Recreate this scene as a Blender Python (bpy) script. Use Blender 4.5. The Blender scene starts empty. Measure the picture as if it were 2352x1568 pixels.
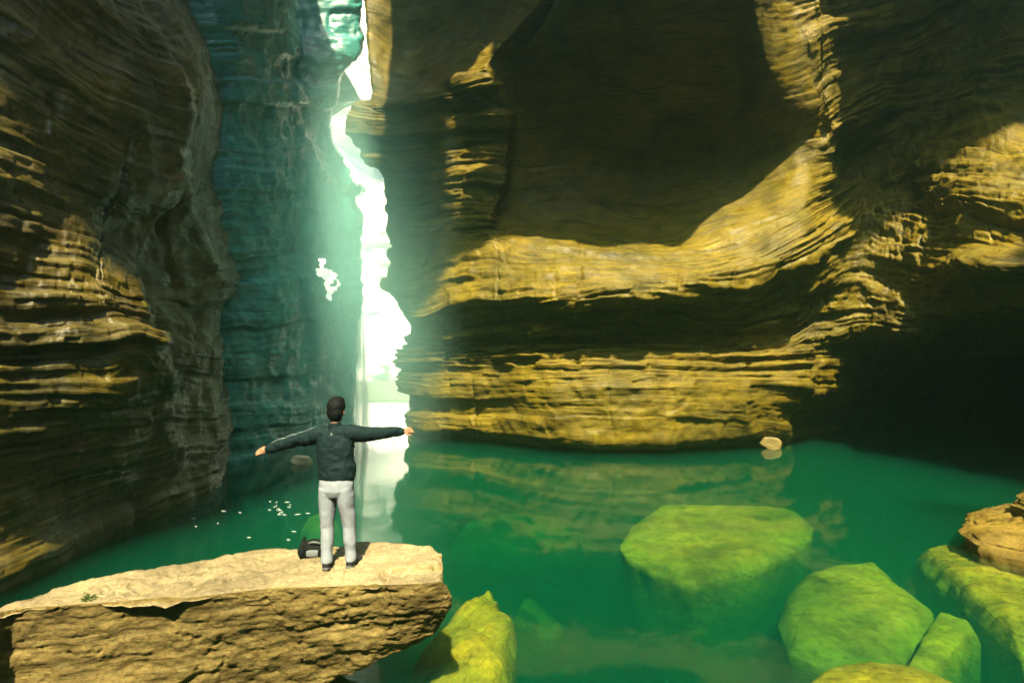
import bpy, bmesh, math, random
import numpy as np
from mathutils import Vector, Matrix
from mathutils.bvhtree import BVHTree

rnd = random.Random(7)
S = bpy.context.scene
COL = S.collection

# ------------------------------------------------------------------ camera
F = 1176.0            # focal length in photo-view pixels (2352 px wide)
CAMZ = 3.05
PITCH = math.atan((870 - 784) / F)
cd = bpy.data.cameras.new("camera"); cam = bpy.data.objects.new("camera", cd); COL.objects.link(cam)
cd.lens = 18.0; cd.sensor_width = 36.0; cd.clip_start = 0.05; cd.clip_end = 5000
cam.location = (0, 0, CAMZ); cam.rotation_euler = (math.pi / 2 + PITCH, 0, 0)
S.camera = cam

# ------------------------------------------------------------------ light
SUN_EL, SUN_AZ = 52.0, 0.5        # behind the camera, high
el, az = math.radians(SUN_EL), math.radians(SUN_AZ)
W = bpy.data.worlds.new("World"); S.world = W; W.use_nodes = True
nt = W.node_tree; nt.nodes.clear()
sky = nt.nodes.new("ShaderNodeTexSky"); sky.sky_type = 'NISHITA'; sky.sun_disc = False
sky.sun_elevation = el; sky.sun_rotation = math.pi - az
sky.air_density = 1.0; sky.dust_density = 3.0; sky.ozone_density = 1.0
bg = nt.nodes.new("ShaderNodeBackground"); bg.inputs['Strength'].default_value = 0.06
wo = nt.nodes.new("ShaderNodeOutputWorld")
nt.links.new(sky.outputs[0], bg.inputs[0]); nt.links.new(bg.outputs[0], wo.inputs[0])
ld = bpy.data.lights.new("sun", 'SUN'); sun = bpy.data.objects.new("sun", ld); COL.objects.link(sun)
ld.energy = 5.0; ld.angle = math.radians(1.2); ld.color = (1.0, 0.83, 0.52)
Ldir = Vector((-math.sin(az) * math.cos(el), math.cos(az) * math.cos(el), -math.sin(el)))
sun.rotation_euler = Ldir.to_track_quat('-Z', 'Y').to_euler(); sun.location = (6, -30, 40)

S.view_settings.view_transform = 'Standard'; S.view_settings.look = 'None'
S.view_settings.gamma = 1.0; S.view_settings.use_curve_mapping = False
S.view_settings.exposure = 2.35
S.render.engine = 'CYCLES'
cy = S.cycles
cy.use_denoising = True; cy.max_bounces = 8; cy.diffuse_bounces = 1; cy.glossy_bounces = 3
cy.transmission_bounces = 4; cy.transparent_max_bounces = 12; cy.volume_bounces = 1
cy.caustics_reflective = False; cy.caustics_refractive = False; cy.sample_clamp_indirect = 6.0

# ------------------------------------------------------------------ helpers
_cp, _sp = math.cos(PITCH), math.sin(PITCH)
def P(px, py, d):
    """photo-view pixel + distance along the ground (y) -> world point"""
    a = (px - 1176.0) / F; b = -(py - 784.0) / F
    ry = _cp - b * _sp; rz = _sp + b * _cp
    k = d / ry
    return np.array((a * k, d, CAMZ + rz * k))
def PZ(px, py, z):
    """photo-view pixel on the level plane at height z"""
    a = (px - 1176.0) / F; b = -(py - 784.0) / F
    ry = _cp - b * _sp; rz = _sp + b * _cp
    k = (z - CAMZ) / rz
    return np.array((a * k, ry * k, z))
def project(p):
    """world points (N,3) -> photo-view pixels"""
    q = p - np.array((0, 0, CAMZ))
    fy = q[:, 1] * _cp + q[:, 2] * _sp; up = -q[:, 1] * _sp + q[:, 2] * _cp
    fy = np.where(np.abs(fy) < .05, .05, fy)
    return 1176 + F * q[:, 0] / fy, 784 - F * up / fy, fy

def vnoise(p):
    i = np.floor(p).astype(np.int64); f = p - i
    u = f * f * f * (f * (f * 6 - 15) + 10)
    def h(a, b, c):
        n = (a * 374761393 + b * 668265263 + c * 1274126177) & 0xFFFFFFFF
        n = ((n ^ (n >> 13)) * 1103515245) & 0xFFFFFFFF
        n = ((n ^ (n >> 16)) * 2654435761) & 0xFFFFFFFF
        return (n ^ (n >> 15)) / 2147483648.0 % 2.0 - 1.0
    x0, y0, z0 = i[:, 0], i[:, 1], i[:, 2]
    ux, uy, uz = u[:, 0], u[:, 1], u[:, 2]
    r = 0
    c00 = h(x0, y0, z0) * (1 - ux) + h(x0 + 1, y0, z0) * ux
    c10 = h(x0, y0 + 1, z0) * (1 - ux) + h(x0 + 1, y0 + 1, z0) * ux
    c01 = h(x0, y0, z0 + 1) * (1 - ux) + h(x0 + 1, y0, z0 + 1) * ux
    c11 = h(x0, y0 + 1, z0 + 1) * (1 - ux) + h(x0 + 1, y0 + 1, z0 + 1) * ux
    return (c00 * (1 - uy) + c10 * uy) * (1 - uz) + (c01 * (1 - uy) + c11 * uy) * uz
def fbm(p, octs=4, gain=.5, lac=2.03):
    a, r, s = 1.0, 0, 0.0
    for k in range(octs):
        r = r + a * vnoise(p * (lac ** k) + k * 17.37); s += a; a *= gain
    return r / s
def ridged(p, octs=4):
    a, r, s = 1.0, 0, 0.0
    for k in range(octs):
        r = r + a * (1 - np.abs(vnoise(p * (2.1 ** k) + k * 9.7))); s += a; a *= .5
    return r / s
def ledges(u, s, thick, seed, along=.12, sharp=.22):
    """layered protrusion: each stratum stands out by its own amount, varying slowly along it"""
    q = s / thick; i = np.floor(q); t = q - i
    def lv(i):
        return vnoise(np.stack([u * along + i * 3.7, i * 7.13 + seed, np.full_like(u, seed * 1.9)], 1))
    def blk(i):       # each layer is broken into blocks by upright joints
        b = u / (thick * 2.6) + 5.7 * vnoise(np.stack([i * 3.3 + seed, i * 0, i * 0 + .5], 1)) + .5 * vnoise(np.stack([u * .8, i * 1.7, s * .9], 1))
        j = np.floor(b); e = np.clip((b - j - .86) / .14, 0, 1); e = e * e * (3 - 2 * e)
        def hv(j): return vnoise(np.stack([j * 1.0 + .001, i * 1.0 + seed, j * 0 + .5], 1) * 1.0)
        return hv(j) * (1 - e) + hv(j + 1) * e
    w = np.clip((t - (1 - sharp)) / sharp, 0, 1); w = w * w * (3 - 2 * w)
    f = lambda i: lv(i) * .7 + blk(i) * .45
    return f(i) * (1 - w) + f(i + 1) * w

def pchip(y, t):
    """monotone cubic through y (K,...) at integer knots, sampled at t"""
    d = np.diff(y, axis=0); m = np.zeros_like(y)
    a, b = d[:-1], d[1:]
    same = (a * b) > 0
    m[1:-1] = np.where(same, 2 * a * b / np.where(np.abs(a + b) < 1e-12, 1, a + b), 0)
    m[0], m[-1] = d[0], d[-1]
    k = np.clip(np.floor(t).astype(int), 0, len(y) - 2); f = (t - k).reshape((-1,) + (1,) * (y.ndim - 1))
    h00 = 2 * f**3 - 3 * f**2 + 1; h10 = f**3 - 2 * f**2 + f; h01 = -2 * f**3 + 3 * f**2; h11 = f**3 - f**2
    return h00 * y[k] + h10 * m[k] + h01 * y[k + 1] + h11 * m[k + 1]

def mesh_from(name, V, Fc, mat, strata=None, parent=None, smooth=True):
    me = bpy.data.meshes.new(name)
    V = np.asarray(V, dtype=np.float32); Fc = np.asarray(Fc, dtype=np.int32)
    me.vertices.add(len(V)); me.vertices.foreach_set("co", V.ravel())
    n = Fc.shape[1]
    me.loops.add(Fc.size); me.loops.foreach_set("vertex_index", Fc.ravel())
    me.polygons.add(len(Fc))
    me.polygons.foreach_set("loop_start", np.arange(0, Fc.size, n, dtype=np.int32))
    me.polygons.foreach_set("loop_total", np.full(len(Fc), n, dtype=np.int32))
    me.update(calc_edges=True); me.validate()
    me.polygons.foreach_set("use_smooth", np.full(len(me.polygons), smooth))
    if strata is not None:
        at = me.attributes.new("strata", 'FLOAT_VECTOR', 'POINT')
        at.data.foreach_set("vector", np.asarray(strata, dtype=np.float32).ravel())
    me.materials.append(mat)
    o = bpy.data.objects.new(name, me); COL.objects.link(o)
    if parent: o.parent = parent
    return o
def tag(o, label=None, cat=None, group=None, kind=None):
    if label: o["label"] = label
    if cat: o["category"] = cat
    if group: o["group"] = group
    if kind: o["kind"] = kind
    return o
def empty(name, loc=(0, 0, 0), rz=0):
    o = bpy.data.objects.new(name, None); COL.objects.link(o); o.location = loc; o.rotation_euler = (0, 0, rz)
    o.empty_display_size = .2
    return o

# ------------------------------------------------------------------ materials
def newmat(name):
    m = bpy.data.materials.new(name); m.use_nodes = True
    return m, m.node_tree.nodes, m.node_tree.links, m.node_tree.nodes["Principled BSDF"]
def ramp(N, L, src, stops):
    r = N.new("ShaderNodeValToRGB"); L.new(src, r.inputs[0])
    e = r.color_ramp.elements
    while len(e) > 1: e.remove(e[-1])
    e[0].position = stops[0][0]; e[0].color = (*stops[0][1], 1)
    for p, c in stops[1:]:
        q = e.new(p); q.color = (*c, 1)
    return r.outputs[0]
def g3(v): return (v, v, v)
def noise(N, L, vec, scale, detail=6, rough=.6, mapscale=None):
    if mapscale:
        mp = N.new("ShaderNodeMapping"); mp.inputs['Scale'].default_value = mapscale; L.new(vec, mp.inputs[0]); vec = mp.outputs[0]
    n = N.new("ShaderNodeTexNoise"); n.inputs['Scale'].default_value = scale; n.inputs['Detail'].default_value = detail
    n.inputs['Roughness'].default_value = rough
    L.new(vec, n.inputs['Vector']); return n.outputs[0]
def mixc(N, L, fac, a, b, mode='MIX'):
    m = N.new("ShaderNodeMix"); m.data_type = 'RGBA'; m.blend_type = mode
    for s, v in ((m.inputs[0], fac), (m.inputs[6], a), (m.inputs[7], b)):
        if isinstance(v, (int, float)): s.default_value = v
        elif isinstance(v, tuple): s.default_value = (*v, 1)
        else: L.new(v, s)
    return m.outputs[2]
def rock_mat(name, dark, mid, light, stain, stain_amt=.5, rough=(.35, .8), band=(.22, 3.2, 1), bump=.6, fine=9.0, dist=.06, spec=.18, lit_top=None, fiss=.8, mott=.75):
    m, N, L, B = newmat(name)
    at = N.new("ShaderNodeAttribute"); at.attribute_name = "strata"; sv = at.outputs['Vector']
    geo = N.new("ShaderNodeNewGeometry"); pos = geo.outputs['Position']
    bandn = noise(N, L, sv, 1.0, 7, .62, band)
    c = ramp(N, L, bandn, [(.28, dark), (.46, mid), (.58, mid), (.72, light)])
    blot = noise(N, L, pos, .35, 5, .6)
    bf = ramp(N, L, blot, [(.42, g3(0)), (.62, g3(1))])
    fm = N.new("ShaderNodeMath"); fm.operation = 'MULTIPLY'; L.new(bf, fm.inputs[0]); fm.inputs[1].default_value = stain_amt
    c = mixc(N, L, fm.outputs[0], c, stain)
    fis = noise(N, L, sv, 1.0, 5, .6, (.7, 11.0, 1))
    ff = ramp(N, L, fis, [(.36, g3(.18)), (.44, g3(1.0))])
    c = mixc(N, L, fiss, c, ff, 'MULTIPLY')
    if lit_top:          # light from above put into the colour of what faces up
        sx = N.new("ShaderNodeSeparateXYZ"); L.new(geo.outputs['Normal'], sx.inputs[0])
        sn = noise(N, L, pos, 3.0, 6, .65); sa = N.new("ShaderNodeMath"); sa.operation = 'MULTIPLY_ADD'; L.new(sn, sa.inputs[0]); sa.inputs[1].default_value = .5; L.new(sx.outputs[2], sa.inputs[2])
        c = mixc(N, L, ramp(N, L, sa.outputs[0], [(.7, g3(0)), (1.05, g3(.4)), (1.35, g3(.9))]), c, lit_top)
    mot = ramp(N, L, noise(N, L, pos, 1.1, 8, .7), [(.36, g3(.45)), (.5, g3(1.0)), (.66, g3(1.45))])
    c = mixc(N, L, mott, c, mot, 'MULTIPLY')
    spk = noise(N, L, pos, fine * 1.7, 4, .7)
    sp = ramp(N, L, spk, [(.3, g3(.55)), (.5, g3(1.0)), (.75, g3(1.25))])
    c = mixc(N, L, 1.0, c, sp, 'MULTIPLY')
    L.new(c, B.inputs['Base Color'])
    rn = noise(N, L, pos, 1.3, 5, .6)
    B.inputs['Specular IOR Level'].default_value = spec
    rr = ramp(N, L, rn, [(.35, g3(rough[0])), (.65, g3(rough[1]))]); L.new(rr, B.inputs['Roughness'])
    b1 = noise(N, L, sv, 1.0, 8, .65, (.9, 9.0, 1)); b2 = noise(N, L, pos, fine, 6, .65)
    ad = N.new("ShaderNodeMath"); ad.operation = 'MULTIPLY_ADD'; L.new(b2, ad.inputs[0]); ad.inputs[1].default_value = .45; L.new(b1, ad.inputs[2])
    bp = N.new("ShaderNodeBump"); bp.inputs['Strength'].default_value = bump; bp.inputs['Distance'].default_value = dist
    L.new(ad.outputs[0], bp.inputs['Height']); L.new(bp.outputs[0], B.inputs['Normal'])
    return m
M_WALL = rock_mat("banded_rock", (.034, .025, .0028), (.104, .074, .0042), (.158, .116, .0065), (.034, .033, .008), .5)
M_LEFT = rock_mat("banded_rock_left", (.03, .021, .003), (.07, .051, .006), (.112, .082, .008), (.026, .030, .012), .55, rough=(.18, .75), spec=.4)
M_INNER = rock_mat("wet_rock_teal_glow", (.012, .08, .07), (.026, .16, .145), (.07, .24, .215), (.014, .12, .11), .5, rough=(.2, .55), spec=.5)  # wet rock with the teal glow around the cleft put into its colour
M_SLAB = rock_mat("slab_rock", (.07, .05, .014), (.13, .096, .032), (.18, .138, .055), (.09, .066, .018), .45, rough=(.55, .9), band=(1.2, 5, 1), fine=22, dist=.03, bump=.9, fiss=.5, lit_top=(.175, .142, .082))
M_SUNK = rock_mat("algae_rock", (.08, .06, .003), (.21, .15, .004), (.33, .23, .006), (.09, .078, .005), .75, rough=(.7, .95), band=(1.6, 2.2, 1), fine=5, dist=.06, bump=.9, fiss=.35)
M_SHELF = rock_mat("shelf_rock", (.034, .024, .005), (.11, .075, .012), (.175, .12, .022), (.07, .052, .013), .4, rough=(.45, .85), band=(.4, 8, 1), fine=16, dist=.03)
def plain(name, col, rough=.8, bump=0, scale=60, var=.25, **kw):
    m, N, L, B = newmat(name)
    tc = N.new("ShaderNodeTexCoord")
    n = noise(N, L, tc.outputs['Object'], scale * .2, 5, .6)
    r = ramp(N, L, n, [(.3, tuple(c * (1 - var) for c in col)), (.7, tuple(min(1, c * (1 + var)) for c in col))])
    L.new(r, B.inputs['Base Color']); B.inputs['Roughness'].default_value = rough
    if bump:
        b = N.new("ShaderNodeBump"); b.inputs['Strength'].default_value = bump; b.inputs['Distance'].default_value = .01
        n2 = noise(N, L, tc.outputs['Object'], scale, 4, .6); L.new(n2, b.inputs['Height']); L.new(b.outputs[0], B.inputs['Normal'])
    B.inputs['Specular IOR Level'].default_value = .08
    for k, v in kw.items(): B.inputs[k].default_value = v
    return m

# ------------------------------------------------------------------ lofted rock walls
def samples(ctrl_px, step, mn=3, mx=90):
    """parameter samples along axis 0 so that spacing is about `step` photo pixels"""
    d = np.sqrt((np.diff(ctrl_px, axis=0) ** 2).sum(-1)); d = np.sort(d, axis=1)[:, int(d.shape[1] * .75)]
    t = []
    for k, l in enumerate(d):
        n = int(min(mx, max(mn, round(l / step))))
        t += list(k + np.arange(n) / n)
    return np.array(t + [len(d)])
def rock_sheet(name, ctrl, amp, mat, step=3.0, seed=1, top=28.0, bottom=-6.5, lumps=(), sc=(1.0, .38, .13), am=(.32, .16, .07), rough=.10, mask=None, facing=None):
    """ctrl (R,C,3): px, py, distance; rows bottom to top.  Adds a foot below the water and a rise to the roof."""
    R, C, _ = ctrl.shape
    Wd = np.zeros((R + 2, C, 3)); px = np.zeros((R + 2, C, 2)); A = np.zeros((R + 2, C))
    for r in range(R):
        for c in range(C): Wd[r + 1, c] = P(*ctrl[r, c])
    Wd[0] = Wd[1]; Wd[0, :, 2] = bottom
    Wd[R + 1] = Wd[R]; Wd[R + 1, :, 2] = np.maximum(top, Wd[R, :, 2] + 1)
    px[1:R + 1] = ctrl[..., :2]; px[0] = px[1] + (0, 120); px[R + 1] = px[R] + (0, -200)
    A[1:R + 1] = amp; A[0], A[R + 1] = A[1], A[R]
    ts, tu = samples(px, step), samples(np.swapaxes(px, 0, 1), step)
    G = pchip(Wd, ts); G = np.swapaxes(pchip(np.swapaxes(G, 0, 1), tu), 0, 1)
    Am = pchip(A[..., None], ts); Am = np.swapaxes(pchip(np.swapaxes(Am, 0, 1), tu), 0, 1)[..., 0]
    nr, nc = G.shape[:2]
    # strata coordinates in metres, u along the layer and s across it
    ds = np.sqrt((np.diff(G, axis=0) ** 2).sum(-1)); du = np.sqrt((np.diff(G, axis=1) ** 2).sum(-1))
    s1 = np.concatenate([[0], np.cumsum(np.minimum(ds.mean(1), .5))]); u1 = np.concatenate([[0], np.cumsum(np.minimum(np.median(du, axis=0), .6))])
    s = np.repeat(s1[:, None], nc, 1).ravel(); u = np.repeat(u1[None], nr, 0).ravel()
    gu, gs = np.gradient(G, axis=1), np.gradient(G, axis=0)
    n = np.cross(gu, gs); n /= np.linalg.norm(n, axis=2, keepdims=True) + 1e-9
    for _ in range(6):   # soften the normals so that displaced layers do not fold
        n[1:-1, 1:-1] = (n[1:-1, 1:-1] * 2 + n[:-2, 1:-1] + n[2:, 1:-1] + n[1:-1, :-2] + n[1:-1, 2:]) / 6
    n /= np.linalg.norm(n, axis=2, keepdims=True) + 1e-9
    V = G.reshape(-1, 3).copy(); n = n.reshape(-1, 3); A_ = Am.ravel()
    qx, qy, _ = project(V)
    for (lx, ly, rx, ry, a) in lumps:
        w = np.exp(-(((qx - lx) / rx) ** 2 + ((qy - ly) / ry) ** 2) ** 1.5)
        V += n * (a * w)[:, None]
    warp = fbm(np.stack([u * .10, s * .10, np.full_like(u, seed)], 1), 3) * .9 + fbm(V * .8 + seed, 3) * .12
    sw = s + warp
    brk = .35 + .65 * np.clip(.5 + 1.3 * fbm(V * .22 + seed * 3.1, 3), 0, 1)
    d = np.zeros(len(V))
    for k, (th, a) in enumerate(zip(sc, am)):
        d += a * ledges(u, sw, th, seed + k * 5.3, along=(.10, .22, .5)[k]) * (brk if k else 1)
    d *= A_
    d += fbm(V * .33 + seed, 4) * .35 * (.4 + .6 * A_) + fbm(V * 1.4 + seed, 4) * rough * (.3 + .7 * A_)
    crack = np.clip((ridged(np.stack([u * .35, s * .12, np.full_like(u, seed)], 1), 3) - .90) / .1, 0, 1)
    d -= crack * .18 * A_
    V = V + n * d[:, None]
    idx = np.arange(nr * nc).reshape(nr, nc)
    Fc = np.stack([idx[:-1, :-1], idx[:-1, 1:], idx[1:, 1:], idx[1:, :-1]], -1).reshape(-1, 4)
    if mask is not None:
        keep = ~mask(qx, qy, V)
        Fc = Fc[keep[Fc].all(1)]
    tone = fbm(V * .2 + seed * 2, 3)
    o = mesh_from(name, V, Fc, mat, np.stack([u, sw, tone], 1))
    tag(o, kind="structure")
    return o

# right-hand wall: buttress by the cleft, lit ledge, alcove, rim and the overhang above the dark hollow
RW = []
def colm(*pts): RW.append(pts)
colm((985,1003,34),(980,960,34),(965,880,34),(955,840,34),(965,800,34),(972,750,34),(955,690,34),(930,655,34),(943,590,34),(940,520,34),(928,410,34),(870,330,34),(870,250,34),(890,225,34),(880,60,34),(878,-60,34))
colm((942,1006,27),(936,960,27),(915,880,27),(905,840,27),(918,800,27),(925,750,26.5),(905,690,26),(880,655,26),(893,590,26),(890,520,26),(878,410,26),(812,330,25.5),(816,250,25),(858,225,25),(846,60,25),(838,-60,25))
colm((1005,1010,25.6),(1000,960,25.6),(995,890,25.4),(990,840,25.6),(985,800,25.7),(975,765,25.4),(965,735,24.6),(960,660,24.8),(965,605,25.2),(960,520,25.3),(955,420,25),(940,330,24.8),(930,260,24.6),(925,236,24.6),(930,100,26),(930,-80,25))
colm((1075,1014,24.8),(1070,960,24.7),(1065,890,24.4),(1060,840,24.7),(1060,800,24.9),(1055,755,24.3),(1050,722,23.2),(1048,645,23.5),(1045,560,24.3),(1045,500,24.6),(1050,400,24.2),(1045,310,23.9),(1035,235,23.4),(1035,190,23.2),(1060,60,25),(1060,-120,24))
colm((1150,1020,24),(1145,960,23.8),(1140,890,23.5),(1140,840,23.8),(1138,800,24),(1135,745,23.2),(1135,707,21.9),(1132,630,22.3),(1122,545,23.2),(1128,500,23.3),(1158,400,22.9),(1165,300,22.5),(1150,215,21.8),(1120,150,21.3),(1180,70,21.2),(1260,-40,20))
colm((1200,1026,23),(1190,960,22.8),(1185,890,22.5),(1180,838,22.8),(1178,798,23),(1172,742,22.3),(1170,703,21.3),(1168,630,21.8),(1150,548,23),(1150,510,24.5),(1180,400,24.8),(1188,300,24.3),(1180,210,23.4),(1175,140,22.6),(1230,70,21.8),(1300,-30,20.6))
colm((1320,1038,21.7),(1310,960,21.5),(1305,890,21.2),(1300,838,21.5),(1300,795,21.9),(1300,735,21.2),(1300,690,20),(1300,630,20.6),(1300,565,21.8),(1300,500,24.2),(1300,390,24.6),(1310,280,23.6),(1320,170,22),(1330,60,20),(1340,-80,17.8),(1350,-250,16))
colm((1500,1040,21.4),(1500,960,21.2),(1500,885,20.9),(1500,838,21.2),(1500,790,21.7),(1500,725,20.9),(1500,672,19.7),(1500,635,20.1),(1500,592,21),(1500,540,23.5),(1500,410,24.6),(1500,280,23.4),(1500,160,21.5),(1500,40,19.3),(1500,-110,17),(1500,-280,15.3))
colm((1700,1028,22.6),(1700,960,22.2),(1700,885,21.8),(1700,835,22),(1700,785,22.5),(1700,705,21.5),(1700,640,20.2),(1700,600,20.5),(1700,555,21.2),(1700,480,22.8),(1700,380,23.8),(1690,270,22.8),(1680,150,21),(1670,30,18.8),(1660,-120,16.5),(1650,-280,15))
colm((1798,1022,23.4),(1802,960,23),(1855,890,22.4),(1840,830,22.5),(1830,770,22.8),(1830,660,21.5),(1830,590,20.3),(1830,545,20.4),(1830,490,20.8),(1840,420,21.6),(1835,330,22),(1800,240,21),(1760,140,19.5),(1735,20,17.7),(1720,-120,15.8),(1710,-280,14.5))
colm((1825,1014,26.5),(1828,960,26),(1870,895,23.2),(1880,830,23.2),(1890,745,22.8),(1895,620,21),(1898,550,19.8),(1900,500,19.6),(1905,455,19.5),(1905,400,19.3),(1895,320,18.8),(1865,230,18),(1840,130,16.8),(1820,20,15.4),(1800,-120,14),(1790,-280,13))
colm((1935,1008,28.5),(1935,960,28),(1950,900,26),(1960,830,24.5),(1965,740,22.5),(1965,610,20.8),(1965,530,19.8),(1965,470,19.4),(1965,420,19.2),(1950,360,19),(1925,290,18.4),(1905,200,17.4),(1900,100,16),(1910,0,14.4),(1920,-120,13),(1930,-280,12))
colm((2000,1003,33),(2000,960,33),(2010,900,32),(2040,830,28),(2070,760,21),(2080,640,19),(2090,540,17.8),(2090,460,17),(2085,390,16.4),(2075,310,15.8),(2065,230,15),(2070,140,14),(2080,50,13),(2100,-50,12),(2130,-160,11.2),(2160,-280,10.5))
colm((2180,1000,35),(2180,960,35),(2180,900,34),(2190,840,29),(2200,770,20),(2210,650,16.5),(2215,560,15),(2215,470,14.3),(2210,380,13.8),(2205,290,13.2),(2200,200,12.6),(2210,100,11.8),(2230,0,11),(2260,-90,10.4),(2290,-190,9.8),(2320,-290,9.3))
colm((2352,998,36),(2352,960,36),(2352,900,35),(2352,850,28),(2352,760,19),(2352,680,14.5),(2352,600,13),(2352,490,12.4),(2352,390,12),(2352,290,11.5),(2352,190,11),(2352,80,10.3),(2380,-30,9.6),(2420,-120,9),(2450,-210,8.5),(2480,-300,8.2))
colm((2700,998,36),(2700,960,36),(2700,910,35),(2700,860,27),(2680,770,17),(2660,690,11.5),(2650,600,10),(2650,470,9.6),(2650,360,9.3),(2650,250,9),(2650,140,8.6),(2650,30,8.2),(2650,-80,7.8),(2650,-170,7.4),(2650,-250,7.1),(2650,-330,7))
ctrl = np.swapaxes(np.array(RW, dtype=float), 0, 1)
for c_, k_ in ((10, .20), (11, .36), (12, .48), (13, .54), (14, .56), (15, .6)):
    ctrl[:, c_, 2] *= 1 + k_ * np.clip((np.arange(16) - 4) / 5.0, 0, 1)
for c_, k_ in ((12, .28), (13, .62), (14, .72), (15, .8)):     # the overhang leans back towards its top
    ctrl[:, c_, 2] *= 1 + k_ * np.clip((np.arange(16) - 8) / 7.0, 0, 1)
ctrl[9:, 10, 2] = (22.4, 21.9, 21.4, 20.8, 20.3, 19.9, 19.5)
ctrl[10:, 11, 2] = (21.6, 21.2, 20.7, 20.1, 19.5, 18.9)
amp = np.ones(ctrl.shape[:2])
amp[9:, 5:10] = .25; amp[8, 5:10] = .5
amp[4:7, 1:11] = 1.7; amp[9:13, 2:5] = 1.3; amp[5:, 11:] = 1.6
amp[13:, 1:5] = .4; amp[:, 0] = .4; amp[7, 4:10] = .55
lip = ctrl[0].copy(); lip[:, 1] -= 30; lip[:, 2] -= .1       # the foot of the wall is undercut at the waterline
ctrl = np.insert(ctrl, 1, lip, axis=0); ctrl[0, 2:10, 2] += 1.1
amp = np.insert(amp, 1, amp[0], axis=0)
rock_sheet("cave_wall_right", ctrl, amp, M_WALL, step=2.8, seed=3.0,
           lumps=[(2290, 285, 85, 50, .8), (2240, 450, 110, 60, .6), (2300, 610, 110, 38, 1.0), (1850, 130, 40, 150, .35), (1960, 470, 40, 60, .3), (1640, 520, 160, 40, .3)] + [(930, 250, 60, 18, .35), (1000, 228, 55, 18, .35), (1065, 190, 55, 20, .35)])

# left-hand wall (given by pixel and sideways distance from the camera)
LW = []
def coll(xs, pts): LW.append([(px, py, X * F / (px - 1176.0)) for (px, py), X in zip(pts, xs)])
coll([-7.9]*3 + [-7.8]*5 + [-7.6, -7.9, -8.2, -8.4, -8.6], [(-500, y) for y in (1530, 1390, 1250, 1110, 960, 800, 680, 560, 380, 150, -100, -380, -700)])
coll([-7.7]*3 + [-7.6, -7.5, -7.5, -7.5, -7.5, -7.4, -7.6, -7.8, -8.0, -8.2], [(0, y) for y in (1335, 1210, 1095, 980, 870, 740, 640, 545, 400, 240, 60, -180, -450)])
coll([-8.0, -7.8, -7.6, -7.4, -7.2, -7.1, -7.1, -7.2, -7.6, -7.6, -7.7, -7.9, -8.1], [(200, y) for y in (1240, 1130, 1045, 955, 868, 745, 665, 590, 475, 345, 180, -80, -380)])
coll([-8.2, -8.0, -7.8, -7.5, -7.0, -6.9, -6.9, -7.1, -7.8, -7.6, -7.6, -7.8, -8.0], [(330,1180),(330,1090),(330,1018),(325,940),(320,862),(300,750),(275,690),(265,625),(290,520),(340,400),(350,230),(250,-40),(140,-320)])
coll([-8.3, -8.1, -7.9, -7.6, -7.0, -6.85, -6.85, -7.0, -7.9, -7.7, -7.6, -7.8, -8.0], [(425,1142),(420,1060),(398,990),(390,925),(385,858),(358,765),(345,705),(335,650),(365,548),(420,425),(430,230),(315,-20),(200,-300)])
coll([-8.4, -8.3, -8.3, -8.3, -8.3, -8.3, -8.3, -8.3, -8.2, -7.9, -7.8, -8.0, -8.2], [(445,1134),(435,1058),(410,990),(400,925),(395,862),(370,775),(358,712),(348,655),(378,545),(432,420),(445,220),(330,-20),(220,-300)])
coll([-8.6, -8.5, -8.5, -8.4, -8.4, -8.3, -8.4, -8.4, -8.3, -8.2, -8.1, -8.3, -8.4], [(505,1110),(505,1045),(500,985),(500,925),(497,862),(485,785),(495,715),(525,650),(490,560),(450,430),(470,190),(365,-50),(250,-300)])
coll([-9.3, -9.2, -9.2, -9.2, -9.3, -9.4, -9.4, -9.2, -9.2, -9.0, -9.0, -9.0, -8.8], [(515,1088),(516,1030),(514,980),(512,922),(506,862),(496,785),(506,715),(536,650),(502,560),(462,430),(482,190),(378,-50),(262,-300)])
coll([-11]*13, [(545,1060),(545,1010),(545,960),(545,915),(540,860),(530,780),(540,712),(565,645),(540,560),(500,430),(520,190),(420,-50),(300,-300)])
ctrl = np.swapaxes(np.array(LW, dtype=float), 0, 1)
amp = np.ones(ctrl.shape[:2]) * .9
amp[9:, :] = .7
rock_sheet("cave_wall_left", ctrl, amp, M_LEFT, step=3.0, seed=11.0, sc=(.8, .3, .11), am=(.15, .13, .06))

# inner wall on the left of the cleft
IW = []
rowsy = (None, 960, 880, 800, 700, 600, 500, 400, 300, 200, 120, 0, -150)
def coli(px, ds):
    if not isinstance(px, (list, tuple)): px = [px] * 13
    out = []
    for k, y in enumerate(rowsy):
        d = ds if not isinstance(ds, (list, tuple)) else ds[k]
        if y is None: y = project(np.array([[(px[0] - 1176) / F * d, d, 0.0]]))[1][0]
        out.append((px[k], y, d))
    IW.append(out)
coli([330]*8 + [330, 310, 280, 230, 180], [16.5]*8 + [15.5, 15, 14.5, 14, 13])
coli([470]*8 + [460, 440, 420, 400, 380], [17.6]*8 + [17.4, 17, 16.5, 16, 15])
coli(560, [19]*8 + [19, 18.6, 18.2, 17.8, 17])
coli(640, [21]*8 + [21.5, 21.2, 21, 20.5, 20])
coli([700]*8 + [690, 684, 678, 668, 650], [23.5]*8 + [24, 23.6, 23.2, 22.8, 22])
coli([735]*6 + [740, 735, 712, 694, 688, 680, 665], [25]*8 + [26, 27, 27.5, 27.5, 27])
coli([775, 772, 770, 775, 785, 790, 788, 765, 735, 735, 750, 755, 760], [27.5]*8 + [28]*5)
coli([815, 812, 810, 818, 830, 835, 831, 800, 757, 772, 830, 834, 836], [29]*8 + [29]*5)
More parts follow.
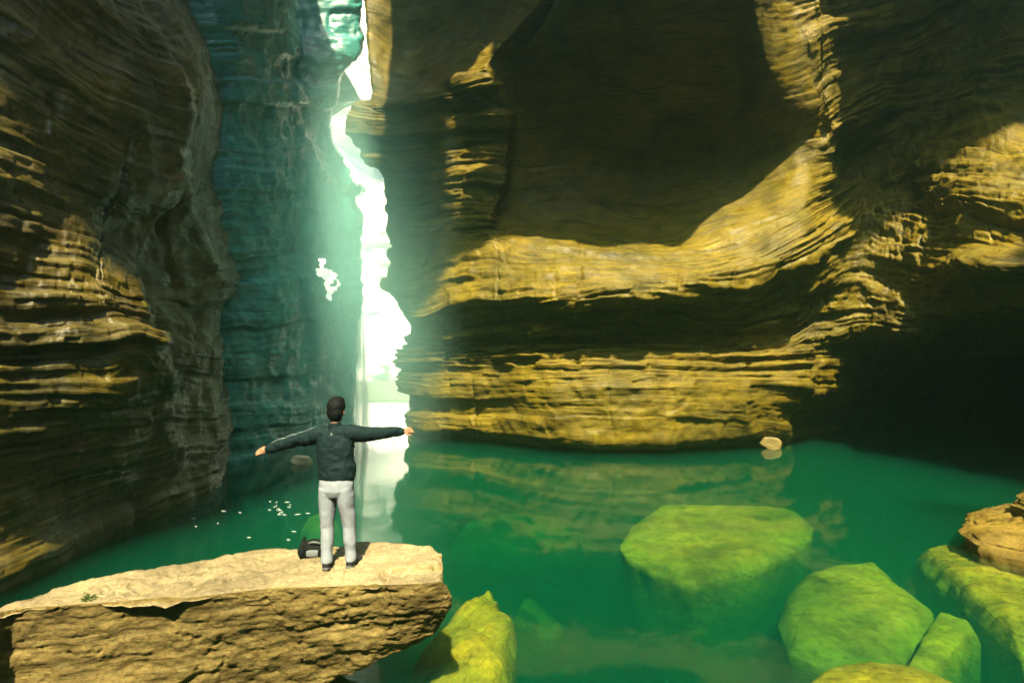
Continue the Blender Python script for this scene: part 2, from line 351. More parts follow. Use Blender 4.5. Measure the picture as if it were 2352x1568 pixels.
coli([805, 803, 800, 806, 815, 820, 815, 785, 750, 758, 812, 815, 818], [35]*13)
ctrl = np.swapaxes(np.array(IW, dtype=float), 0, 1)
amp = np.ones(ctrl.shape[:2]) * .8
def hole(qx, qy, V):
    w = 11 + 6 * vnoise(np.stack([qy * .05, qy * 0, qy * 0 + 3.0], 1)) + 6 * vnoise(np.stack([qy * .16, qy * 0, qy * 0 + 8.0], 1))
    w = w * np.clip(np.sin(np.clip((qy - 576) / 126, 0, 1) * math.pi), 0, 1) ** .7
    return (vnoise(np.stack([qx * .16, qy * .09, qx * 0 + 1.5], 1)) > -.12) & (np.abs(qx - 749 - 6 * np.sin(qy * .06)) < w) & (qy > 592) & (qy < 700) & (V[:, 1] < 30)
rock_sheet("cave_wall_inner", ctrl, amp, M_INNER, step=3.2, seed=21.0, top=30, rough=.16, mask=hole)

# unseen wall added behind and beside the camera to keep sky light out
def rear_wall():
    plan = np.array([(-9.6, 10), (-10.5, -4), (-10, -14), (-3, -22), (6, -23), (18, -18), (24, -6), (25.5, 4), (27, 12), (29, 22), (28, 36), (14, 40)], float)
    t = np.linspace(0, len(plan) - 1, 260); pl = pchip(plan, t)
    zz = np.linspace(-6.5, 28, 90)
    X = np.repeat(pl[None], 90, 0); Z = np.repeat(zz[:, None], 260, 1)
    V = np.concatenate([X, Z[..., None]], 2).reshape(-1, 3)
    u = np.repeat((t * 9)[None], 90, 0).ravel(); s = V[:, 2].copy()
    tang = np.gradient(pl, axis=0); nn = np.stack([tang[:, 1], -tang[:, 0]], 1); nn /= np.linalg.norm(nn, axis=1, keepdims=True)
    n = np.repeat(nn[None], 90, 0).reshape(-1, 2)
    d = .5 * ledges(u, s, 1.3, 4.0) + .6 * fbm(V * .25, 4) + .2 * ledges(u, s, .4, 9.0)
    V[:, :2] -= n * d[:, None]
    idx = np.arange(90 * 260).reshape(90, 260)
    Fc = np.stack([idx[:-1, :-1], idx[:-1, 1:], idx[1:, 1:], idx[1:, :-1]], -1).reshape(-1, 4)
    tag(mesh_from("added_wall_rear", V, Fc, M_LEFT, np.stack([u, s, s * 0], 1)), kind="structure")
rear_wall()
# unseen roof added over the gorge, openings cut to aim sun and limit skylight
def roof():
    xs = np.linspace(-24, 40, 200); ys = np.linspace(-30, 44, 220)
    X, Y = np.meshgrid(xs, ys); V = np.stack([X, Y, np.full_like(X, 26.5)], -1).reshape(-1, 3)
    V[:, 2] += fbm(V * .16 + 5, 4) * 1.6
    e = fbm(V * .22 + 31, 4) * 2.2
    def box(xa, xb, ya, yb): return np.maximum(np.maximum(xa - V[:, 0], V[:, 0] - xb), np.maximum(ya - V[:, 1], V[:, 1] - yb))
    r = np.minimum(np.minimum(box(-6.0, 11, -17, 9.0), box(-9, 0, -18, -7.5)), np.minimum(np.minimum(box(5, 15.5, -8, 8.0), box(8, 14, -8, 13.5)), box(-12, -4.4, 23, 34))) + e
    r = np.minimum(r, np.minimum(box(-3.4, -.8, 12.6, 15.2), np.minimum(box(-13, -7.2, 16.5, 34), np.minimum(box(14, 21, 1.5, 8.5), box(-9.2, -6.5, 6, 24)))) + e * .35)  # more openings that throw sun on the buttress, right-hand lumps and spray
    out = (V[:, 1] > 31.5) & (V[:, 0] < 16) & (V[:, 0] > -13)
    keep = (r > 0) & ~out
    idx = np.arange(len(V)).reshape(220, 200)
    Fc = np.stack([idx[:-1, :-1], idx[:-1, 1:], idx[1:, 1:], idx[1:, :-1]], -1).reshape(-1, 4)
    Fc = Fc[keep[Fc].all(1)]
    o = mesh_from("sun_shaping_roof", V, Fc, M_LEFT, np.stack([V[:, 0], V[:, 1] * .3, V[:, 2]], 1)); tag(o, kind="structure")
roof()

# ------------------------------------------------------------------ ground and water
M_BED = rock_mat("pale_gravel", (.09, .085, .06), (.18, .17, .12), (.26, .25, .19), (.14, .14, .09), .4, rough=(.7, .95), band=(.3, .3, 1), fine=3)
def ground():
    r = np.concatenate([np.linspace(0, 60, 110), np.geomspace(62, 4000, 80)]); a = np.linspace(0, 2 * math.pi, 181)
    Rr, Aa = np.meshgrid(r, a, indexing='ij')
    X, Y = Rr * np.cos(Aa), 12 + Rr * np.sin(Aa)
    V = np.stack([X, Y, np.zeros_like(X)], -1).reshape(-1, 3)
    rr = np.sqrt(V[:, 0] ** 2 + (V[:, 1] - 12) ** 2)
    k = np.clip((rr - 52) / 16, 0, 1); k = k * k * (3 - 2 * k)
    V[:, 2] = -5.0 * (1 - k) + .6 * k + fbm(V * .3, 4) * .5 * (1 - k) + fbm(V * .02, 3) * .3 * k
    idx = np.arange(len(V)).reshape(Rr.shape)
    Fc = np.stack([idx[:-1, :-1], idx[1:, :-1], idx[1:, 1:], idx[:-1, 1:]], -1).reshape(-1, 4)
    tag(mesh_from("ground", V, Fc, M_BED, V.copy()), kind="structure")
ground()
def water():
    m, N, L, B = newmat("pool_water"); N.remove(B)
    out = N["Material Output"]
    geo = N.new("ShaderNodeNewGeometry"); pos = geo.outputs['Position']
    n1 = noise(N, L, pos, .9, 3, .5, (1.0, .6, 1)); n2 = noise(N, L, pos, 5.0, 2, .5, (1.0, .5, 1))
    ad = N.new("ShaderNodeMath"); ad.operation = 'MULTIPLY_ADD'; L.new(n2, ad.inputs[0]); ad.inputs[1].default_value = .12; L.new(n1, ad.inputs[2])
    bp = N.new("ShaderNodeBump"); bp.inputs['Strength'].default_value = .12; bp.inputs['Distance'].default_value = .05; L.new(ad.outputs[0], bp.inputs['Height'])
    fr = N.new("ShaderNodeFresnel"); fr.inputs['IOR'].default_value = 1.33; L.new(bp.outputs[0], fr.inputs['Normal'])
    bk = N.new("ShaderNodeMath"); bk.operation = 'SUBTRACT'; bk.inputs[0].default_value = 1.0; L.new(geo.outputs['Backfacing'], bk.inputs[1])
    fm = N.new("ShaderNodeMath"); fm.operation = 'MULTIPLY'; L.new(fr.outputs[0], fm.inputs[0]); L.new(bk.outputs[0], fm.inputs[1])
    tr = N.new("ShaderNodeBsdfTransparent"); gl = N.new("ShaderNodeBsdfGlossy"); gl.inputs['Roughness'].default_value = .05
    L.new(bp.outputs[0], gl.inputs['Normal'])
    mx = N.new("ShaderNodeMixShader"); L.new(fm.outputs[0], mx.inputs[0]); L.new(tr.outputs[0], mx.inputs[1]); L.new(gl.outputs[0], mx.inputs[2])
    L.new(mx.outputs[0], out.inputs['Surface'])
    va = N.new("ShaderNodeVolumeAbsorption"); va.inputs['Color'].default_value = (.36, .76, .62, 1); va.inputs['Density'].default_value = 1.35
    vs = N.new("ShaderNodeVolumeScatter"); vs.inputs['Color'].default_value = (.0, 1.0, .66, 1); vs.inputs['Density'].default_value = .046
    av = N.new("ShaderNodeAddShader"); L.new(va.outputs[0], av.inputs[0]); L.new(vs.outputs[0], av.inputs[1]); L.new(av.outputs[0], out.inputs['Volume'])
    x0, x1, y0, y1, z0 = -72, 72, -60, 84, -6.2
    V = [(x0,y0,0),(x1,y0,0),(x1,y1,0),(x0,y1,0),(x0,y0,z0),(x1,y0,z0),(x1,y1,z0),(x0,y1,z0)]
    Fc = [(0,1,2,3),(7,6,5,4),(0,4,5,1),(1,5,6,2),(2,6,7,3),(3,7,4,0)]
    o = mesh_from("water", V, Fc, m, smooth=False); tag(o, kind="structure")
water()

# ------------------------------------------------------------------ boulders
def cube_sphere(n):
    g = np.linspace(-1, 1, n + 1); V = []; Fc = []; base = 0
    for ax in range(3):
        for sg in (-1, 1):
            a, b = np.meshgrid(g, g, indexing='ij'); p = np.zeros((n + 1, n + 1, 3))
            p[..., ax] = sg; p[..., (ax + 1) % 3] = np.tan(a * math.pi / 4); p[..., (ax + 2) % 3] = np.tan(b * math.pi / 4)
            idx = np.arange((n + 1) ** 2).reshape(n + 1, n + 1) + base; base += (n + 1) ** 2
            q = np.stack([idx[:-1, :-1], idx[1:, :-1], idx[1:, 1:], idx[:-1, 1:]], -1).reshape(-1, 4)
            if sg < 0: q = q[:, ::-1]
            V.append(p.reshape(-1, 3)); Fc.append(q)
    V = np.concatenate(V); Fc = np.concatenate(Fc)
    key = np.round(V * 1e5).astype(np.int64); _, first, inv = np.unique(key, axis=0, return_index=True, return_inverse=True)
    V = V[first]; Fc = inv.ravel()[Fc]
    return V / np.linalg.norm(V, axis=1, keepdims=True), Fc
CS = {n: cube_sphere(n) for n in (24, 48, 90)}
def boulder(name, label, cat, centre, radii, mat, seed, rot=(0, 0, 0), planes=9, lay=.03, thick=.14, rough=.05, n=48, flat=None, group=None, soft=22):
    D, Fc = CS[n]; rg = np.random.RandomState(int(seed * 10))
    N_ = rg.normal(size=(planes, 3)); N_ /= np.linalg.norm(N_, axis=1, keepdims=True)
    off = rg.uniform(.55, .95, planes)
    N_ = np.concatenate([N_, [(0, 0, 1), (0, 0, -1)]]); off = np.concatenate([off, [flat or .8, .8]])
    dots = np.maximum(D @ N_.T, 1e-4) / off            # 1/r for every plane
    inv = (np.sum(np.maximum(dots, 0) ** soft, 1) + 1.0) ** (1 / soft)
    V = D / inv[:, None] * np.array(radii)
    R = Matrix.Rotation(rot[2], 3, 'Z') @ Matrix.Rotation(rot[1], 3, 'Y') @ Matrix.Rotation(rot[0], 3, 'X')
    nrm = D / np.array(radii); nrm /= np.linalg.norm(nrm, axis=1, keepdims=True)
    u = V[:, 0] + .4 * V[:, 1]; s = V[:, 2] + .12 * fbm(V * .7 + seed, 3)
    d = lay * ledges(u, s, thick, seed, along=.5) + lay * .5 * ledges(u, s, thick * .4, seed + 3, along=.8)
    d += fbm(V * 1.1 + seed * 7, 5) * rough * 2 + fbm(V * 6 + seed, 3) * rough * .4
    V = V + nrm * d[:, None]
    V = V @ np.array(R).T
    o = mesh_from(name, V, Fc, mat, np.stack([u, s, s * 0], 1)); o.location = centre
    return tag(o, label, cat, group)

# foreground slab: cross-sections along its length
def slab():
    # each section: back-top, top-mid, front-top, front-mid, front-low, under, back-low   (px, py, distance)
    sec = [
        [(-420,1560,3.9),(-420,1580,3.75),(-420,1610,3.55),(-440,1800,3.62),(-440,2100,3.72),(-420,2200,4.2),(-420,1900,4.6)],
        [(-120,1432,4.15),(-120,1437,4.05),(-120,1445,3.95),(-130,1600,4.02),(-130,1900,4.12),(-110,2000,4.5),(-110,1700,4.8)],
        [(25,1384,4.52),(25,1390,4.45),(20,1402,4.35),(10,1540,4.42),(0,1800,4.5),(20,1880,4.8),(25,1600,5.0)],
        [(180,1340,4.95),(185,1362,4.72),(190,1386,4.5),(180,1510,4.56),(170,1740,4.66),(190,1800,4.9),(190,1520,5.2)],
        [(400,1300,5.42),(400,1340,5.05),(400,1376,4.66),(395,1490,4.74),(385,1690,4.84),(410,1740,5.1),(410,1480,5.5)],
        [(600,1266,5.9),(605,1308,5.35),(610,1352,4.92),(605,1450,5.0),(600,1625,5.12),(620,1640,5.3),(620,1420,5.9)],
        [(780,1250,6.15),(785,1298,5.45),(790,1345,4.98),(790,1430,5.08),(785,1560,5.22),(800,1540,5.5),(790,1390,6.1)],
        [(900,1252,6.1),(905,1296,5.5),(910,1342,5.02),(918,1420,5.12),(905,1505,5.26),(900,1480,5.5),(895,1370,6.0)],
        [(985,1262,5.95),(998,1298,5.55),(1008,1335,5.1),(1026,1385,5.16),(1002,1448,5.3),(985,1430,5.5),(975,1360,5.9)],
        [(1006,1278,5.85),(1014,1305,5.55),(1022,1340,5.2),(1032,1378,5.24),(1012,1430,5.34),(1000,1415,5.5),(998,1350,5.75)],
    ]
    sec = [[q if k not in (3, 4) else (q[0], q[1], q[2] + (.04, .12)[k - 3]) for k, q in enumerate(sc_)] for sc_ in sec]
    C = np.array([[P(*q) for q in s] for s in sec])
    C = np.concatenate([C, C[:, :1]], 1)
    # round the edges a little by sampling the closed loops with the monotone spline
    tu = np.concatenate([k + np.arange(n) / n for k, n in enumerate([40, 44, 46, 50, 30, 20, 30])] + [[7.0]])[:-1]
    ts = np.concatenate([k + np.arange(n) / n for k, n in enumerate([24, 34, 40, 60, 60, 60, 44, 36, 12])] + [[9.0]])
    G = pchip(C, ts); G = np.swapaxes(pchip(np.swapaxes(G, 0, 1), tu), 0, 1)
    nr, nc = G.shape[:2]
    gu = np.roll(G, -1, 1) - np.roll(G, 1, 1); gs = np.gradient(G, axis=0)
    n = np.cross(gs, gu); n /= np.linalg.norm(n, axis=2, keepdims=True) + 1e-9
    cen = G.mean(1, keepdims=True)
    if ((G - cen) * n).sum() < 0: n = -n
    for _ in range(5): n = (n * 2 + np.roll(n, 1, 1) + np.roll(n, -1, 1)) / 4
    n /= np.linalg.norm(n, axis=2, keepdims=True) + 1e-9
    V = G.reshape(-1, 3); n = n.reshape(-1, 3)
    # strata dip gently to the left in the front face
    s = V[:, 2] - .10 * V[:, 0] + .25 * V[:, 1]; u = V[:, 0] + .3 * V[:, 1]
    s = s + .10 * fbm(V * .9, 3)
    d = .014 * ledges(u, s, .20, 2.0, along=.7) + .010 * ledges(u, s, .075, 5.0, along=1.1) + .008 * ledges(u, s, .03, 8.0, along=2.)
    d += fbm(V * 1.3 + 4, 4) * .08 + fbm(V * np.array((6, 7, 9)) + 9, 5, .62) * .030
    d -= np.clip((ridged(V * 2.2 + 3, 3) - .88) / .12, 0, 1) * .03
    tp = np.clip((n[:, 2] - .6) / .3, 0, 1)          # worn layer edges crossing the top
    w = V[:, 1] - .30 * V[:, 0] + .12 * fbm(V * 1.6 + 11, 3)
    d += tp * (.055 * ledges(u, w, .30, 14.0, along=.45, sharp=.2) + .025 * ledges(u, w, .11, 15.0, along=.8, sharp=.25) + .02 * fbm(V * 9 + 2, 4))
    V = V + n * d[:, None]
    idx = np.arange(nr * nc).reshape(nr, nc); nx = np.roll(idx, -1, 1)
    Fc = np.stack([idx[:-1], idx[1:], nx[1:], nx[:-1]], -1).reshape(-1, 4)
    # end caps
    caps = []; extra = []
    for r in (0, nr - 1):
        ci = nr * nc + len(extra); extra.append(V[idx[r]].mean(0))
        caps += [(idx[r, k], nx[r, k], ci, ci) for k in range(nc)]
    V = np.concatenate([V, extra]); u = np.append(u, [0, 0]); s = np.append(s, [0, 0])
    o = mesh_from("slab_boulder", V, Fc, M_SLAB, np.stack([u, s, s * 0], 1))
    bm = bmesh.new(); bm.from_mesh(o.data); bm.verts.ensure_lookup_table()
    lay = bm.verts.layers.float_vector.get("strata")
    for a, b, c, _ in caps:
        try: f = bm.faces.new((bm.verts[a], bm.verts[b], bm.verts[c])); f.smooth = True
        except ValueError: pass
    bmesh.ops.recalc_face_normals(bm, faces=bm.faces)
    bm.to_mesh(o.data); bm.free()
    tag(o, "long tan rock slab in the foreground, the one the standing person stands on", "boulder")
    return o
SLAB = slab()
_bm = bmesh.new(); _bm.from_mesh(SLAB.data); SLAB_BVH = BVHTree.FromBMesh(_bm); _bm.free()
def on_slab(x, y):
    h = SLAB_BVH.ray_cast(Vector((x, y, 6)), Vector((0, 0, -1)))
    return h[0].z if h[0] is not None else 1.0

def at(px, py, z, dz=0):
    p = PZ(px, py, z); p[2] += dz; return tuple(p)
sunk = "boulders lying under the pool's surface"

def outline_rock(name, label, cat, pts, ztop, zbot, mat, seed, dome=.25, flare=.4, group=None, lay=.04, thick=.16, rough=.05, world=False, tilt=(0, 0), edge=.22, nth=220, nr=60, ridge=0, rdir=(1, 0)):
    """rock with the given plan outline at its top edge, a domed top, rounded shoulders and flaring sides"""
    Q = np.array([(p if world else PZ(p[0], p[1], ztop)[:2]) for p in pts], float)
    c = Q.mean(0)
    closed = np.concatenate([Q, Q[:1]]); seg = np.linalg.norm(np.diff(closed, axis=0), axis=1); L_ = np.concatenate([[0], np.cumsum(seg)])
    t = np.linspace(0, L_[-1], nth, endpoint=False)
    ring = np.stack([np.interp(t, L_, closed[:, k]) for k in (0, 1)], 1)
    for _ in range(3): ring = (ring * 2 + np.roll(ring, 1, 0) + np.roll(ring, -1, 0)) / 4
    h = ztop - zbot; size = np.sqrt(((Q - c) ** 2).sum(1)).mean()
    rho = np.concatenate([np.linspace(0.0, 1.0, nr) ** .8, np.ones(nr // 2)]); low = np.concatenate([np.zeros(nr), np.linspace(0, 1, nr // 2 + 1)[1:]])
    V = np.zeros((len(rho), nth, 3))
    d = ring - c
    for k in range(len(rho)):
        f = rho[k] * (1 + flare * low[k]); V[k, :, :2] = c + d * f
        z = ztop + dome * (1 - rho[k] ** 2) - edge * max(0, (rho[k] - .72) / .28) ** 2
        V[k, :, 2] = z - low[k] * (h - edge)
    V[..., 2] += tilt[0] * (V[..., 0] - c[0]) + tilt[1] * (V[..., 1] - c[1])
    n = np.zeros_like(V); n[..., 2] = np.where(low[:, None] > 0, .15, 1 - .8 * np.clip((rho[:, None] - .85) / .15, 0, 1))
    dn = d / np.linalg.norm(d, axis=1, keepdims=True); n[..., :2] = dn[None] * np.clip((rho[:, None, None] - .8) / .2, 0, 1)
    n /= np.linalg.norm(n, axis=2, keepdims=True)
    P_ = V.reshape(-1, 3); n = n.reshape(-1, 3)
    u = np.repeat((t)[None], len(rho), 0).ravel(); u = np.where(np.repeat(rho, nth) < .95, P_[:, 0] * rdir[0] + P_[:, 1] * rdir[1], u)
    sv = P_[:, 2] + .1 * fbm(P_ * .8 + seed, 3)
    if mat is M_SUNK:
        lay = 0; u = P_[:, 0] * rdir[0] + P_[:, 1] * rdir[1]; sv = P_[:, 1] * .3 + P_[:, 2] * .5 + P_[:, 0] * .1; rough = rough * .8
    side = np.repeat(np.clip((rho - .7) / .3, 0, 1), nth)
    dd = side * (lay * ledges(u, sv, thick, seed, along=.5) + .5 * lay * ledges(u, sv, thick * .4, seed + 3, along=.8))
    dd += fbm(P_ * .9 + seed * 7, 4) * rough * 2.2 + fbm(P_ * 4 + seed, 5, .6) * rough * 1.0
    if ridge:
        w = -P_[:, 0] * rdir[1] + P_[:, 1] * rdir[0] + .15 * fbm(P_ * 1.1 + seed, 3); al = P_[:, 0] * rdir[0] + P_[:, 1] * rdir[1]
        dd += ridge * ledges(al, w, .26, seed + 1, along=.35, sharp=.6) + ridge * .5 * ledges(al, w, .10, seed + 2, along=.6, sharp=.6); sv = np.where(side < .5, w, sv)
    elif mat is not M_SUNK: sv = np.where(side < .5, P_[:, 1] * .25 + sv, sv)
    P_ = P_ + n * dd[:, None]
    idx = np.arange(len(P_)).reshape(len(rho), nth); nx = np.roll(idx, -1, 1)
    Fc = np.stack([idx[:-1], nx[:-1], nx[1:], idx[1:]], -1).reshape(-1, 4)
    org = np.array((c[0], c[1], zbot)); o = mesh_from(name, P_ - org, Fc[:, ::-1], mat, np.stack([u, sv, sv * 0], 1)); o.location = org
    return tag(o, label, cat, group)
M_PALE = rock_mat("pale_stone", (.22, .19, .12), (.34, .30, .2), (.42, .38, .27), (.28, .25, .17), .4, rough=(.6, .9), fiss=.3)
SB = "submerged_boulder"
outline_rock(SB, "broad flat yellow-green boulder under the water at middle right of the pool", "boulder", [(1420,1245),(1450,1195),(1520,1150),(1640,1149),(1820,1160),(1836,1172),(1868,1200),(1862,1225),(1800,1265),(1700,1305),(1590,1330),(1500,1300),(1440,1270)], -.36, -5.2, M_SUNK, 3.1, dome=.05, flare=-.35, edge=.12, lay=.012, group=sunk, rough=.05)
outline_rock(SB, "large domed olive boulder under the water between the flat one and the right shelf", "boulder", [(1785,1400),(1800,1350),(1850,1305),(1920,1290),(2010,1292),(2060,1335),(2140,1390),(2150,1420),(2100,1470),(2040,1510),(1900,1500),(1810,1460)], -.5, -5.2, M_SUNK, 5.2, dome=.12, flare=-.3, edge=.16, lay=.012, group=sunk, rough=.05, tilt=(.06, 0))
outline_rock(SB, "small angular olive block under the water leaning on the large domed boulder", "boulder", [(2110,1460),(2160,1395),(2230,1420),(2250,1445),(2200,1500),(2140,1560),(2050,1580)], -.5, -5.2, M_SUNK, 7.2, dome=.06, flare=-.2, lay=.012, group=sunk, rough=.04)
outline_rock(SB, "long sloping olive slab under the water below the layered shelf at the right edge", "boulder", [(2105,1272),(2140,1250),(2230,1238),(2352,1262),(2480,1330),(2480,1480),(2352,1490),(2270,1420),(2170,1330)], -.33, -5.2, M_SUNK, 6.4, dome=.16, lay=.02, group=sunk, rough=.06, ridge=.06, rdir=(.8, -.6))
outline_rock(SB, "bright green boulder under the water at the bottom right edge of the picture", "boulder", [(1800,1580),(1880,1538),(1960,1522),(2080,1527),(2180,1552),(2270,1600),(2200,1700),(1850,1700)], -.3, -5.2, M_SUNK, 8.8, dome=.10, lay=.012, group=sunk)
outline_rock(SB, "streaked narrow green slab under the water beside the foreground slab's tip", "boulder", [(885,1620),(960,1490),(1040,1410),(1130,1347),(1152,1370),(1150,1395),(1190,1412),(1180,1450),(1165,1560),(1150,1640),(930,1700)], -.38, -5.2, M_SUNK, 9.3, dome=.16, group=sunk, ridge=.11, rdir=(.42, .91))
outline_rock(SB, "dark green boulder under the water below the foreground slab at the bottom edge", "boulder", [(680,1610),(760,1522),(840,1508),(892,1530),(880,1600),(750,1690)], -.5, -5.2, M_SUNK, 10.7, dome=.12, group=sunk)
outline_rock(SB, "green boulder under the water just behind the person and the bag", "boulder", [(688,1212),(705,1188),(730,1176),(770,1185),(790,1210),(740,1232)], -.75, -5.2, M_SUNK, 12.1, dome=.1, group=sunk)
boulder("submerged_boulder", "faint deep boulder in the middle of the pool right of the foreground slab", "boulder", at(1190, 1190, -1.3, -.9), (2.6, 1.6, 1.0), M_SUNK, 13.3, (0, 0, .2), planes=8, n=48, group=sunk)
boulder("submerged_boulder", "faint small deep boulder near the streaked slab in the middle of the pool", "boulder", at(1235, 1375, -1.2, -.6), (.55, .7, .7), M_SUNK, 14.9, (0, 0, .2), planes=8, n=24, group=sunk)
# layered shelf at the right edge
outline_rock("shelf_rock", "layered ochre rock shelf rising from the water at the right edge", "rock", [(8.15, 9.2), (8.5, 9.9), (9.6, 10.7), (11.5, 11.2), (13.5, 9.5), (13, 7.4), (11, 7.2), (9.3, 7.9), (8.5, 8.6)], .42, -5.0, M_SHELF, 15.5, dome=.10, flare=-.12, lay=.16, thick=.17, rough=.06, world=True, tilt=(.10, .02), edge=.06, nth=420, nr=120)
outline_rock("shelf_rock", "upper tier of layered ochre rock resting on the shelf at the right edge", "rock", [(9.35, 9.35), (9.7, 10.1), (11.0, 10.6), (12.6, 10.2), (13.0, 8.6), (11.5, 8.0), (10.0, 8.5)], .98, .45, M_SHELF, 16.5, dome=.14, flare=.05, lay=.10, thick=.13, rough=.05, world=True, tilt=(.14, .02), edge=.08, nth=360, nr=90)
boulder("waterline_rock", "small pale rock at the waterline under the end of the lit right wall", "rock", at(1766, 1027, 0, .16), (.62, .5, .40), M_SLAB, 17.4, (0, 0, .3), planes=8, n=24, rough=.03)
boulder("waterline_rock", "small pale rock at the waterline left of the person's jacket", "rock", at(694, 1064, 0, .10), (.42, .36, .24), M_PALE, 18.6, (0, .1, .1), planes=8, n=24, rough=.03)

# ------------------------------------------------------------------ falling water in the cleft
def waterfall():
    m, N, L, B = newmat("white_water")
    at_ = N.new("ShaderNodeAttribute"); at_.attribute_name = "strata"
    n = noise(N, L, at_.outputs['Vector'], 1.0, 6, .6, (5.0, .25, 1))
    a = ramp(N, L, n, [(.32, g3(.2)), (.6, g3(.8))])
    df = N.new("ShaderNodeBsdfDiffuse"); tl = N.new("ShaderNodeBsdfTranslucent"); tp = N.new("ShaderNodeBsdfTransparent")
    df.inputs[0].default_value = tl.inputs[0].default_value = (.88, .93, .92, 1)
    m1 = N.new("ShaderNodeMixShader"); m1.inputs[0].default_value = .9; L.new(df.outputs[0], m1.inputs[1]); L.new(tl.outputs[0], m1.inputs[2])
    sp_ = N.new("ShaderNodeSeparateXYZ"); L.new(at_.outputs['Vector'], sp_.inputs[0]); ml = N.new("ShaderNodeMath"); ml.operation = 'MULTIPLY'; L.new(a, ml.inputs[0]); L.new(ramp(N, L, sp_.outputs[2], [(0, g3(0)), (.55, g3(1))]), ml.inputs[1])
    m2 = N.new("ShaderNodeMixShader"); L.new(ml.outputs[0], m2.inputs[0]); L.new(tp.outputs[0], m2.inputs[1]); L.new(m1.outputs[0], m2.inputs[2])
    N.remove(B); L.new(m2.outputs[0], N["Material Output"].inputs['Surface'])
    ny, nx = 90, 40
    top, bot = P(824, 690, 31.0), P(834, 1004, 31.0)
    V = []; st = []
    for side in (0, 1):
        for j in range(ny + 1):
            t = j / ny; z = top[2] * (1 - t) + (-.1) * t
            cx = top[0] * (1 - t) + bot[0] * t; hw = .35 + .45 * t ** .8
            for i in range(nx + 1):
                w = i / nx * 2 - 1
                yy = 31.0 - 1.2 * math.sqrt(max(t, 0)) + .25 * math.cos(w * 2.4) * (-1 if side == 0 else .2) + .08 * math.sin(w * 17 + side)
                V.append((cx + w * hw, yy, z)); st.append((w * hw, z, max(0, 1 - w * w) * min(1, t * 5)))
    n1 = (ny + 1) * (nx + 1); Fc = []
    for sd in (0, 1):
        for j in range(ny):
            for i in range(nx):
                q = [sd * n1 + j * (nx + 1) + i, sd * n1 + j * (nx + 1) + i + 1, sd * n1 + (j + 1) * (nx + 1) + i + 1, sd * n1 + (j + 1) * (nx + 1) + i]
                Fc.append(q if sd else q[::-1])
    o = mesh_from("waterfall", V, Fc, m, st)
    tag(o, "thin white waterfall dropping into the pool inside the bright cleft", "waterfall")
waterfall()

# ------------------------------------------------------------------ soft forms (people, bags): joined volumes, voxel-fused into one skin
def ring_tube(bm, pts, rad, seg=20):
    """swept ellipse: rad = (sideways, front-back) per point"""
    pts = [Vector(p) for p in pts]; rings = []
    for k, p in enumerate(pts):
        t = (pts[min(k + 1, len(pts) - 1)] - pts[max(k - 1, 0)]).normalized()
        ref = Vector((0, 1, 0)) if abs(t.y) < .9 else Vector((0, 0, 1))
        a = ref.cross(t).normalized(); b = t.cross(a).normalized()
        ra, rb = rad[k] if isinstance(rad[k], tuple) else (rad[k], rad[k])
        rings.append([bm.verts.new(p + a * ra * math.cos(2 * math.pi * i / seg) + b * rb * math.sin(2 * math.pi * i / seg)) for i in range(seg)])
    for r0, r1 in zip(rings, rings[1:]):
        for i in range(seg): bm.faces.new((r0[i], r0[(i + 1) % seg], r1[(i + 1) % seg], r1[i]))
    bm.faces.new(rings[0][::-1]); bm.faces.new(rings[-1])
def ball(bm, c, r, seg=18):
    m = Matrix.Translation(c) @ Matrix.Diagonal((*(r if isinstance(r, tuple) else (r, r, r)), 1))
    bmesh.ops.create_uvsphere(bm, u_segments=seg, v_segments=seg // 2 + 2, radius=1, matrix=m)
def fuse(name, bm, voxel, mat, parent, smooth=6, wr=0, wscale=9, seed=0.0):
    bmesh.ops.recalc_face_normals(bm, faces=bm.faces)
    me = bpy.data.meshes.new("tmp"); bm.to_mesh(me); bm.free()
    t = bpy.data.objects.new("tmp", me); COL.objects.link(t)
    r = t.modifiers.new("r", 'REMESH'); r.mode = 'VOXEL'; r.voxel_size = voxel
    if smooth:
        q = t.modifiers.new("s", 'SMOOTH'); q.iterations = smooth; q.factor = .5
    dg = bpy.context.evaluated_depsgraph_get(); dg.update()
    nm = bpy.data.meshes.new_from_object(t.evaluated_get(dg)); nm.name = name
    bpy.data.objects.remove(t); bpy.data.meshes.remove(me)
    if wr:
        n = len(nm.vertices); co = np.zeros(n * 3, np.float32); no = np.zeros(n * 3, np.float32)
        nm.vertices.foreach_get("co", co); nm.vertices.foreach_get("normal", no)
        co = co.reshape(-1, 3).astype(float); no = no.reshape(-1, 3)
        d = wr * (1 - 2 * np.abs(fbm(co * wscale + seed, 3)))
        nm.vertices.foreach_set("co", (co + no * d[:, None]).astype(np.float32).ravel())
    nm.materials.clear(); nm.materials.append(mat)
    nm.polygons.foreach_set("use_smooth", np.ones(len(nm.polygons), dtype=bool)); nm.update()
    o = bpy.data.objects.new(name, nm); COL.objects.link(o); o.parent = parent
    return o
def direct(name, bm, mat, parent, smooth=True):
    bmesh.ops.recalc_face_normals(bm, faces=bm.faces)
    me = bpy.data.meshes.new(name); bm.to_mesh(me); bm.free(); me.materials.append(mat)
    me.polygons.foreach_set("use_smooth", np.full(len(me.polygons), smooth))
    o = bpy.data.objects.new(name, me); COL.objects.link(o); o.parent = parent
    return o

